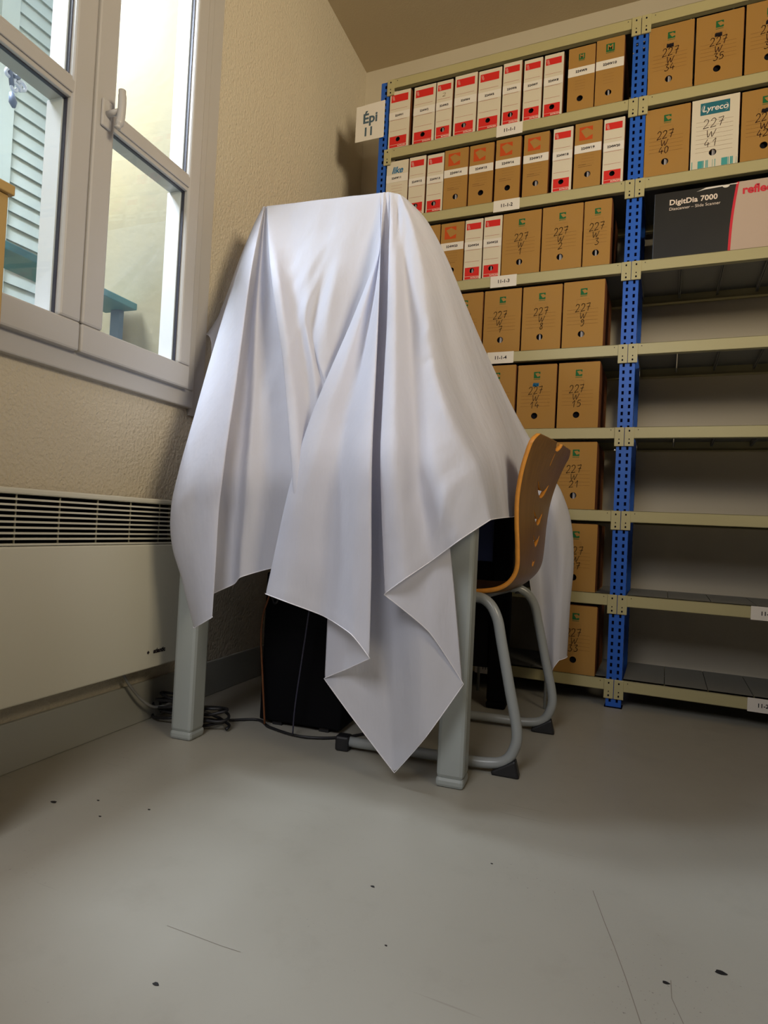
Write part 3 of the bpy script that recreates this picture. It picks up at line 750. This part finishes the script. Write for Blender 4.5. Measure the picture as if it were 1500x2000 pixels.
# ------------------------------------------------------------------ chair
cb = Vector((.993, .114, 0)).normalized(); cl = Vector((-cb.y, cb.x, 0)); SHR = .17
CO = Vector((-.366, -.646, 0)) + cb * (.2*SHR)
ch = thing('wooden_chair', 'bent plywood chair with grey tube sled frame pulled up to the table', 'chair', (CO.x, CO.y, 0), rz=math.atan2(cb.y, cb.x))
def CH(a, lat, z): return Vector((a + SHR*lat, lat, z))
prof_n = [(-.27,.446),(-.262,.458),(-.20,.464),(-.1,.456),(0,.452),(.055,.455),(.098,.464),(.126,.483),(.141,.515),(.141,.566),(.137,.631),(.137,.696),(.146,.762),(.162,.822),(.178,.862)]
pr = smooth_path([(a, 0, z) for a, z in prof_n], 10)
cum = [0]
for p, q in zip(pr, pr[1:]): cum.append(cum[-1] + float(np.linalg.norm(q-p)))
NR = 250; rows = []
for k in range(NR):
    s_ = cum[-1]*k/(NR-1); i = min(np.searchsorted(cum, s_), len(cum)-1); i = max(i, 1)
    t = (s_-cum[i-1])/(cum[i]-cum[i-1]); p = pr[i-1]*(1-t)+pr[i]*t; rows.append((p[0], p[2]))
NCc = 110
def halfw(a, z):
    if z > .50: 
        hw = .168 + .022*(z-.5)/.36
        if z > .835: hw -= .030*((z-.835)/.027)**2
        return hw
    hw = .168
    if a < -.23: hw -= .03*((-.23-a)/.04)**2
    return hw
def hole(lat, z):
    for (zc, hw, th) in ((.716, .062, .009), (.638, .053, .0085), (.580, .040, .007), (.528, .019, .0055)):
        if abs(lat) < hw:
            yy = zc + .030*(lat/hw)**2 * (hw/.056); t = th*math.sqrt(1-(lat/hw)**2)
            if abs(z-yy) < t: return True
    if abs(lat) < .0025 and .80 < z < .835: return True
    if abs(lat) < .030 and z > .866-.026*math.sqrt(max(0, 1-(lat/.030)**2)): return True
    return False
V_, F_ = [], []
for (a, z) in rows:
    hw = halfw(a, z); back = max(0, min(1, (z-.50)/.12)) * .010; seat = (.010 if z < .5 else .010*max(0, 1-(z-.5)/.1))
    for j in range(NCc):
        q = -1 + 2*j/(NCc-1); lat = hw*q
        sh_ = .09 + .12*max(0, min(1, (z-.45)/.4))
        V_.append(Vector((a + back*(1-q*q) - (SHR-sh_)*.175 + sh_*lat, lat, z - seat*(1-q*q))))
for i in range(NR-1):
    for j in range(NCc-1):
        b0 = i*NCc+j; zc = (rows[i][1]+rows[i+1][1])/2; lat = halfw(*rows[i])*(-1+2*(j+.5)/(NCc-1))
        if rows[i][1] > .5 and hole(lat, zc): continue
        F_.append((b0, b0+1, b0+NCc+1, b0+NCc))
m = MB(); m.add(V_, F_)
so = m.build('seat_shell', [M['wood'], M['woodedge']], ch, smooth=True)
sm_ = so.modifiers.new('smooth', 'SMOOTH'); sm_.iterations = 2; sm_.factor = .3
sd = so.modifiers.new('solid', 'SOLIDIFY'); sd.thickness = .0115; sd.offset = 1; sd.material_offset_rim = 1
for sg_ in (-1, 1):
    lat = .2*sg_
    P = smooth_path([CH(-.275, lat, .0235), CH(0, lat, .0235), CH(.10, lat, .0245), CH(.148, lat, .037), CH(.170, lat, .075), CH(.172, lat, .12), CH(.150, lat*.99, .215), CH(.125, lat*.98, .325), CH(.108, lat*.96, .39), CH(.078, lat*.92, .427), CH(.03, lat*.88, .435), CH(-.10, lat*.85, .436), CH(-.20, lat*.85, .436)], 6)
    fo = MB().tube(P, .0135, 16).build('frame_tube', M['tubem'], ch, smooth=True)
    off = Vector((SHR*lat, lat, 0))
    m = MB(); m.box((-.30, -.019, 0), (-.262, .019, .040)); m.v = [tuple(Vector(v) + off) for v in m.v]; m.build('rubber_foot', M['black'], ch, bevel=.006)
    m = MB()
    for (a0, a1) in ((.115, .185),):
        m.add([(a0, -.014, 0), (a1, -.017, 0), (a1, .017, 0), (a0, .014, 0), (a0, -.014, .010), (a1-.012, -.017, .045), (a1-.012, .017, .045), (a0, .014, .010)], [(0,3,2,1),(4,5,6,7),(0,1,5,4),(1,2,6,5),(2,3,7,6),(3,0,4,7)])
    m.v = [tuple(Vector(v) + Vector((SHR*lat, lat, 0))) for v in m.v]
    m.build('rubber_foot', M['black'], ch, bevel=.005)
m = MB(); m.tube([CH(.035, -.178, .431), CH(.035, .178, .431)], .011, 12); m.build('crossbar', M['tubem'], ch, smooth=True)
MB().tube([CH(-.16, -.17, .431), CH(-.16, .17, .431)], .011, 12).build('crossbar', M['tubem'], ch, smooth=True)
for q in (-.178, .178): MB().tube([CH(.062, q, .418), CH(.062, q, .4265)], .009, 10).build('bolt', M['black'], ch)

# ------------------------------------------------------------------ draped sheet
def ray(px, py): return (RR*((px-750)/F_PX) - UU*((py-1000)/F_PX) + _f)
def at_y(px, py, y):
    r = ray(px, py); return CAM + r*((y-CAM.y)/r.y)
def ybase(px, py):
    t = max(0, min(1, (py-395)/(915-395)))
    yt = -1.085 + (px-363)/(876-363)*.075
    return (-.735 + (px-515)/242*.045)*(1-t) + (yt-.01)*t
def col(off, pts): # front columns: depth from the tent between reader top and table edge
    out = []
    for i, p in enumerate(pts):
        k = min(1, max(0, (p[1]-380)/170))
        y = ybase(p[0], p[1]) + (off*k if not isinstance(off, list) else off[i])
        out.append(at_y(p[0], p[1], y))
    return out
def coly(pts): return [at_y(*p) for p in pts]
C = []
def add(c, topback):
    c = list(c); t = c[0]
    bx, by = topback
    C.append(([Vector((bx, by+.02, 1.02)), Vector((bx, by+.01, 1.3)), Vector((bx, by, 1.585)), Vector((bx*.35+t.x*.65, by*.4+t.y*.6, t.z+.006))], c))
Wl = (-1.03, -.33)
def tb_(f): return (-1.05 + .34*f, -.315 + .01*f)
# left end, sheet edge turned back with its corner flick
add(coly([(515,401,-.735),(497,436,-.72),(470,500,-.70),(437,590,-.70),(420,625,-.70),(399,656,-.78)]), tb_(0))
add(coly([(515,401,-.737),(492,450,-.75),(462,530,-.76),(440,610,-.77),(425,655,-.78),(414,690,-.80)]), tb_(0))
add(col(.0, [(516,401),(492,450),(465,525),(447,590),(424,665),(400,745),(378,820),(358,895),(341,950),(332,1000),(336,1060),(353,1120),(364,1170),(378,1226)]), tb_(0))
add(col(-.045, [(516,401),(490,480),(470,560),(455,650),(432,750),(405,850),(388,930),(380,1000),(383,1100),(390,1221)]), tb_(0))
add(col(-.065, [(517,401),(502,470),(488,550),(475,650),(462,750),(447,850),(436,930),(428,1000),(422,1100),(415,1206)]), tb_(0))
add(col(-.005, [(517,401),(500,470),(480,560),(464,650),(446,750),(430,850),(420,930),(412,1000),(406,1100),(400,1170)]), tb_(.02))
add(col(.0, [(518,401),(508,470),(496,560),(487,650),(480,750),(474,850),(468,930),(464,1000),(460,1060),(456,1142)]), tb_(.04))
add(col(-.02, [(518,401),(512,470),(505,560),(500,650),(496,750),(490,850),(484,930),(480,1000),(474,1060),(470,1128)]), tb_(.05))
add(col(.004, [(519,400),(518,470),(518,560),(518,650),(520,750),(520,850),(520,930),(518,1000),(518,1060),(520,1113)]), tb_(.06))
add(col(.0, [(521,400),(530,470),(548,560),(566,650),(580,750),(588,850),(590,930),(590,1000),(585,1050),(582,1100)]), tb_(.08))
add(col(-.068, [(521,400),(524,470),(530,540),(540,620),(551,700),(560,800),(566,880),(571,955),(573,1010),(570,1095)]), tb_(.08))
add(col(-.072, [(530,399),(534,470),(543,540),(555,620),(568,700),(578,800),(584,880),(590,955),(592,1010),(590,1095)]), tb_(.12))
add(col(-.028, [(575,394),(570,470),(572,540),(580,620),(594,700),(602,800),(606,880),(608,955),(608,1010),(606,1100)]), tb_(.25))
add(col(-.040, [(620,388),(612,470),(602,540),(598,600),(598,640),(612,720),(620,800),(622,880),(622,955),(622,1100)]), tb_(.4))
add(col(-.022, [(650,385),(642,470),(630,540),(614,610),(610,660),(628,740),(636,820),(638,900),(638,1000),(640,1120)]), tb_(.5))
add(col(-.036, [(680,381),(672,470),(656,550),(634,630),(624,700),(642,760),(650,840),(650,920),(650,1000),(650,1130)]), tb_(.62))
add(col(-.012, [(710,378),(702,460),(692,540),(678,620),(668,700),(664,780),(662,860),(660,940),(660,1020),(660,1140)]), tb_(.75))
add(col(.0, [(735,375),(730,440),(724,520),(712,600),(700,680),(690,780),(682,880),(676,960),(670,1040),(665,1150)]), tb_(.85))
add(col(-.055, [(741,374),(742,430),(739,490),(715,555),(684,632),(648,715),(614,798),(586,880),(562,965),(539,1062),(517,1160)]), tb_(.88))
add(col(-.085, [(742,374),(743,430),(741,490),(722,560),(697,640),(667,725),(637,805),(614,890),(594,975),(576,1070),(558,1176)]), tb_(.89))
add(col(-.062, [(745,374),(744,430),(742,490),(730,570),(715,650),(698,740),(676,820),(660,900),(648,990),(640,1080),(632,1204)]), tb_(.9))
add(col(-.118, [(748,373),(745,430),(743,490),(737,570),(729,650),(719,740),(708,820),(700,900),(694,990),(690,1100),(686,1240)]), tb_(.91))
add(col(-.125, [(750,373),(746,430),(743,490),(741,570),(738,650),(734,740),(730,820),(727,900),(726,1000),(726,1120),(722,1287)]), tb_(.92))
add(col(-.045, [(752,373),(746,430),(741,490),(736,570),(732,650),(725,740),(716,820),(706,900),(697,1000),(690,1120),(676,1308)]), tb_(.925))
add(col(-.022, [(753,373),(745,430),(737,490),(724,570),(712,650),(700,740),(688,820),(672,900),(655,1000),(642,1150),(633,1326)]), tb_(.93))
add(col(-.015, [(754,373),(748,430),(742,490),(735,570),(728,650),(722,740),(715,820),(708,900),(698,1000),(688,1170),(690,1405)]), tb_(.935))
add(col(.0, [(755,372),(752,430),(750,490),(747,570),(744,650),(742,740),(740,820),(738,900),(738,1000),(745,1200),(770,1510)]), tb_(.94))
add(col(-.050, [(757,372),(758,430),(760,490),(764,570),(768,650),(774,740),(780,820),(790,900),(800,1000),(815,1200),(832,1440)]), tb_(.95))
add(col(-.020, [(760,373),(768,430),(778,490),(792,570),(804,650),(820,740),(836,820),(856,900),(872,1000),(890,1160),(905,1337)]), tb_(.96))
add(col(-.060, [(761,373),(766,430),(770,490),(775,570),(780,650),(788,740),(796,820),(808,900),(818,1000),(824,1120),(838,1235)]), tb_(.965))
add(col(-.110, [(762,373),(761,430),(759,490),(757,570),(754,650),(749,740),(745,820),(742,900),(744,1000),(747,1080),(750,1162)]), tb_(.97))
add(col(-.125, [(766,374),(768,430),(771,490),(774,570),(775,650),(775,740),(775,820),(778,900),(782,980),(787,1050),(793,1130)]), tb_(.975))
add(col(-.070, [(770,375),(778,430),(786,490),(794,570),(800,650),(804,740),(808,820),(814,900),(822,970),(832,1030),(843,1096)]), tb_(.98))
add(col(-.085, [(776,376),(790,430),(803,490),(815,570),(822,650),(828,740),(838,820),(852,900),(868,960),(884,1010),(900,1054)]), tb_(.985))
# crest between lit front and shaded side, over the table corner
add(coly([(781,378,-.69),(802,430,-.74),(820,490,-.80),(836,570,-.87),(845,650,-.93),(854,730,-.98),(876,800,-1.02),(904,860,-1.035),(930,905,-1.04),(945,960,-1.045),(958,1016,-1.045)]), tb_(.99))
add(coly([(784,380,-.685),(812,430,-.71),(836,490,-.745),(858,570,-.79),(872,650,-.83),(888,730,-.86),(912,800,-.88),(938,860,-.89),(958,905,-.89),(968,960,-.89),(975,1013,-.89)]), tb_(1))
add(coly([(786,381,-.68),(822,430,-.69),(850,490,-.70),(876,570,-.72),(898,650,-.745),(922,730,-.755),(950,800,-.76),(975,860,-.76),(990,910,-.76),(996,960,-.76),(1000,1011,-.76)]), tb_(1))
add(coly([(787,382,-.675),(828,430,-.67),(858,490,-.66),(888,570,-.64),(916,650,-.62),(944,730,-.60),(972,800,-.58),(996,860,-.56),(1010,910,-.54),(1014,970,-.53),(1018,1020,-.53)]), tb_(1))
add(coly([(788,383,-.67),(831,430,-.65),(864,490,-.62),(897,570,-.58),(926,650,-.54),(956,730,-.48),(990,810,-.43),(1014,880,-.40),(1026,960,-.385),(1034,1060,-.375),(1046,1215,-.37)]), tb_(1))
add(coly([(789,384,-.665),(832,430,-.64),(868,495,-.60),(902,575,-.55),(932,655,-.49),(964,735,-.42),(1000,815,-.36),(1030,890,-.315),(1046,980,-.30),(1054,1120,-.295),(1068,1332,-.29)]), tb_(1))
add(coly([(790,385,-.66),(833,430,-.63),(871,500,-.58),(905,583,-.52),(937,661,-.45),(971,737,-.38),(1010,815,-.32),(1052,905,-.275),(1076,990,-.32),(1082,1130,-.31),(1080,1306,-.31)]), tb_(1))
add(coly([(790,385,-.655),(833,430,-.625),(872,502,-.57),(906,586,-.51),(938,663,-.44),(973,739,-.37),(1012,817,-.30),(1066,912,-.25),(1094,985,-.30),(1100,1120,-.30),(1092,1290,-.30)]), tb_(1))
add(coly([(791,385,-.65),(834,431,-.62),(872,504,-.56),(907,588,-.50),(939,665,-.43),(974,741,-.36),(1014,820,-.285),(1072,922,-.23),(1096,958,-.235),(1116,1020,-.24),(1121,1100,-.24),(1114,1180,-.24),(1108,1283,-.24)]), tb_(1))
add(coly([(791,386,-.64),(833,432,-.60),(870,506,-.53),(904,592,-.46),(936,670,-.38),(970,746,-.29),(1010,824,-.20),(1062,915,-.12),(1090,962,-.06),(1100,1020,-.045),(1104,1100,-.045),(1098,1180,-.045),(1092,1262,-.045)]), tb_(1))
add(coly([(790,387,-.62),(828,436,-.56),(862,512,-.46),(894,600,-.36),(922,680,-.26),(954,756,-.16),(990,830,-.09),(1030,920,-.05),(1056,980,-.04),(1064,1060,-.04),(1064,1120,-.04),(1064,1180,-.04),(1066,1240,-.04)]), tb_(.97))

def resample(P, n):
    P = smooth_path(P, 10); d = [0]
    for a, b in zip(P, P[1:]): d.append(d[-1] + float(np.linalg.norm(b-a)))
    out = []
    for k in range(n):
        s_ = d[-1]*k/(n-1); i = max(1, min(int(np.searchsorted(d, s_)), len(d)-1))
        t = (s_-d[i-1])/max(1e-9, d[i]-d[i-1]); out.append(P[i-1]*(1-t)+P[i]*t)
    return np.array(out)
NB, NF, SUBC = 22, 120, 6
G = np.array([np.concatenate([resample(b + [c[0]], NB)[:-1], resample(c, NF)]) for b, c in C])   # columns x rows x 3
nc, nr = G.shape[:2]
# interpolate between columns (Catmull-Rom with halved tangents keeps folds crisp)
SH = {0, 2, 4, 18, 22, 24, 26, 28, 30, 34, 41}
cols = []
for i in range(nc-1):
    p0, p1, p2, p3 = G[max(i-1, 0)], G[i], G[i+1], G[min(i+2, nc-1)]
    for k in range(SUBC):
        t = k/SUBC; t2, t3 = t*t, t**3
        r_ = np.clip((np.arange(len(p1))/(len(p1)-1)-.78)/.2, 0, 1)[:, None]
        m1 = (p2-p0)*.42*(1-(.94 if i in SH else .25)*r_); m2 = (p3-p1)*.42*(1-(.94 if i+1 in SH else .25)*r_)
        cols.append((2*t3-3*t2+1)*p1 + (t3-2*t2+t)*m1 + (-2*t3+3*t2)*p2 + (t3-t2)*m2)
cols.append(G[-1]); S = np.array(cols)
# soft wrinkles pressed into the sheet: (line, height in m, half width in m)
WR = [([(779,384),(774,430),(768,520)],-.010,.006), ([(787,388),(786,430),(782,520),(778,600)],.008,.007), ([(762,380),(760,430)],.006,.006), ([(540,500),(556,640),(570,760)],.008,.01), ([(705,560),(668,680),(640,760)],-.010,.010),
      ([(770,620),(768,760),(764,900),(766,1040)],.008,.012), ([(700,700),(690,800),(684,900)],.006,.010), ([(860,1100),(850,1180),(858,1260)],.010,.014), ([(620,1060),(612,1150)],.006,.02), ([(372,1050),(380,1140)],.006,.012), ([(430,900),(432,1020),(436,1100)],-.008,.016), ([(500,900),(498,1000),(494,1080)],.009,.014),
      ([(599,481),(582,520),(560,551)],.008,.014), ([(651,457),(613,510),(572,583)],.011,.014), ([(660,451),(628,531),(593,604)],.012,.013), ([(663,478),(645,575),(634,692)],.012,.014),
      ([(628,545),(584,633),(560,715)],.009,.014), ([(575,622),(566,632),(560,645)],.004,.005), ([(588,622),(578,634),(570,650)],.004,.005), ([(600,620),(590,635),(584,652)],.004,.005), ([(560,618),(600,615)],.004,.006),
      ([(497,487),(495,600),(493,720)],.010,.015), ([(549,701),(522,774),(519,838)],.010,.016), ([(460,720),(448,860),(440,980)],.008,.014), ([(520,430),(545,540),(560,640)],.007,.012),
      ([(824,671),(842,625)],.008,.013), ([(815,714),(855,696)],-.006,.008), ([(855,702),(870,785),(900,861),(930,905)],.014,.018), ([(928,910),(878,957),(860,1016),(831,1092)],.016,.018),
      ([(931,913),(913,981),(884,1057)],.012,.012), ([(784,899),(810,937),(808,981),(837,1004)],-.012,.016), ([(800,700),(795,800),(800,880)],.010,.018), ([(820,560),(824,640)],.007,.018),
      ([(925,830),(985,890),(1035,925)],.010,.012), ([(885,601),(947,739),(1023,877)],.010,.018), ([(850,520),(868,640),(905,760),(950,850)],-.012,.016), ([(800,420),(806,520),(804,620)],.006,.012),
      ([(672,830),(662,1035),(655,1190)],-.012,.012), ([(600,930),(575,1050),(560,1150)],-.006,.014), ([(720,900),(716,935)],.004,.004), ([(726,930),(722,950)],.003,.003),
      ([(1100,1010),(1102,1150)],.006,.01), ([(1080,1020),(1085,1180)],-.006,.01), ([(800,1480),(815,1420),(826,1370)],.003,.005), ([(740,1300),(750,1420)],.008,.03), ([(700,1280),(715,1360)],-.006,.02)]
def to_px(P):
    d = P - np.array(CAM); r = np.array(RR); u = np.array(UU); f = np.array(_f)
    z = d@f; return np.stack([750+F_PX*(d@r)/z, 1000-F_PX*(d@u)/z], -1), z
px, zz = to_px(S); SD = S - np.array(CAM); SD /= np.linalg.norm(SD, axis=-1, keepdims=True)
for line, amp, wd in WR:
    L_ = np.array(smooth_path([(a, b, 0) for a, b in line], 6))[:, :2]; best = np.full(px.shape[:2], 1e9); par = np.zeros(px.shape[:2])
    for i, (a, b) in enumerate(zip(L_, L_[1:])):
        ab = b-a; t = np.clip(((px-a)@ab)/(ab@ab), 0, 1); dd = np.linalg.norm(px-(a+t[..., None]*ab), axis=-1)
        k = dd < best; best[k] = dd[k]; par[k] = ((i+t)/(len(L_)-1))[k]
    wpx = wd*F_PX/zz
    g = amp*np.exp(-(best/wpx)**2)*(.25+.75*np.sin(np.pi*np.clip(par, .02, .98)))
    g[:, :NB] = 0
    S -= SD*g[..., None]
S[:, -3:] -= SD[:, -3:]*np.array([.0009, .0018, .0018])[None, :, None]
S[:, :, 2] = np.maximum(S[:, :, 2], .012)
nc, nr = S.shape[:2]
m = MB(); m.add([tuple(p) for c in S for p in c], [(i*nr+j, i*nr+j+1, (i+1)*nr+j+1, (i+1)*nr+j) for i in range(nc-1) for j in range(nr-1)])
sheet = m.build('white_sheet', M['cloth'], None, smooth=True)
tag(sheet, 'large white cotton sheet draped over the machine and table', 'cloth')
cs = sheet.modifiers.new('smooth', 'SMOOTH'); cs.factor = .4; cs.iterations = 3
hp = [tuple(S[i, -1]) for i in range(nc)]
ho_ = MB().tube([Vector(p) + Vector((0, 0, .001)) for p in hp], .0011, 6).build('hem', M['hem'], sheet, smooth=True)

# ------------------------------------------------------------------ cables and small things
def cable(name, pts, r, mt, label, group=None, sub=8):
    o = MB().tube(smooth_path(pts, sub), r, 8).build(name, mt, None, smooth=True); return tag(o, label, 'cable', group)
cable('power_cable', [(-1.205, -1.10, .178), (-1.20, -1.07, .13), (-1.195, -1.02, .075), (-1.19, -.97, .045), (-1.18, -.91, .05), (-1.17, -.85, .09), (-1.19, -.80, .17)], .0042, M['grey_cable'], 'grey power cable looping down from the heater underside')
def coil(c, r, n, th, seed):
    rn = random.Random(seed); P = []
    for k in range(n*10+1):
        a = 2*math.pi*k/10; rr = r*(1+.25*math.sin(a*.7+seed)+rn.uniform(-.06, .06))
        P.append((c[0]+rr*math.cos(a), c[1]+rr*.6*math.sin(a), th+.004+.011*(k/10) + .006*math.sin(a*1.3)))
    return P
cable('cable_coil', coil((-1.02, -.93), .045, 5, .004, 1), .0042, M['cable'], 'coil of black cable on the floor behind the left table leg', sub=3)
cable('cable_coil', [(x*.5-.5865+.0, y*.6-.36+.0, z) for x, y, z in coil((-1.17, -.93), .11, 6, .004, 5)], .004, M['cable'], 'tangle of black cable on the floor between wall and left table leg', sub=3)
cable('floor_cable', [(-1.02, -.85, .005), (-.95, -.80, .005), (-.88, -.84, .005), (-.76, -.86, .005), (-.66, -.80, .005), (-.58, -.66, .005)], .004, M['cable'], 'single black cable snaking over the floor under the table')
cable('hanging_cable', [(-.905, -.80, .70), (-.905, -.81, .55), (-.912, -.82, .42), (-.905, -.82, .365), (-.890, -.82, .372), (-.885, -.82, .44), (-.888, -.81, .6), (-.888, -.80, .70)], .0042, M['cable'], 'black cable loop hanging below the sheet hem')
cable('orange_cable', [(-.885, -.86, .65), (-.885, -.86, .45), (-.897, -.855, .39), (-.918, -.85, .33), (-.925, -.845, .26), (-.915, -.84, .14), (-.90, -.84, .012)], .0028, M['orange_cable'], 'thin orange cable curving down in the dark under the table')
cable('thin_wire', [(-.748, -.87, .64), (-.750, -.87, .42), (-.758, -.87, .32), (-.782, -.87, .10), (-.786, -.87, .01)], .0022, M['dark_wire'], 'thin dark wire slanting down in the dark under the table')
# pine cupboard edge, far left
cbn = thing('pine_cupboard', 'edge of a pale wooden cupboard at the left of the window', 'cupboard', (-1.04, -1.686, 0))
MB().box((-.030, -.48, 0), (.105, 0, 1.155)).build('carcass', M['cabinet'], cbn, bevel=.002)
MB().box((-.036, -.485, 1.155), (.112, .007, 1.173)).build('top_board', M['cabinet'], cbn, bevel=.002)
# floor chips and scratches
def fl(px, py):
    r = ray(px, py); return CAM + r*(-CAM.z/r.z)
for (x, y, r_) in [(-.990, -1.470, .007), (-.433, -1.770, .0045), (-.280, -1.432, .0035), (.241, -1.390, .0075), (.17, -1.45, .0045), (-.92, -1.42, .003), (-.86, -1.47, .003), (-.80, -1.40, .003), (-.20, -1.56, .002), (-.12, -1.26, .002)]:
    pts = [(x+r_*math.cos(t)*(1+.25*math.sin(3*t+x*9)), y+r_*.62*math.sin(t), .0004) for t in [k*math.pi/6 for k in range(12)]]
    m = MB().prism(pts, (0, 0, 1), .0005); tag(m.build('floor_chip', M['black']), 'small dark chip in the grey floor surface', 'floor mark', 'dark chips in the floor')
def scratch(pts, w_, label):
    P = [fl(*p) for p in pts]; m = MB()
    for p, q in zip(P, P[1:]):
        d = (q-p).normalized(); n = Vector((-d.y, d.x, 0))*w_
        m.quad([p-n+Vector((0,0,.0003)), q-n+Vector((0,0,.0003)), q+n+Vector((0,0,.0003)), p+n+Vector((0,0,.0003))])
    return tag(m.build('floor_scratch', M['scr']), label, 'floor mark')
M['scr'] = mat('scratch_brown', (.20, .175, .14), .7)
scratch([(1158, 1740), (1180, 1800), (1200, 1850), (1222, 1910), (1252, 2000)], .0006, 'long thin dark scratch running down the floor at lower right')
scratch([(326, 1808), (380, 1828), (430, 1847), (470, 1860)], .0004, 'short faint scratch on the floor at lower left')
scratch([(1310, 1915), (1312, 1950), (1335, 2000)], .0005, 'short dark scratch beside the chip at lower right')
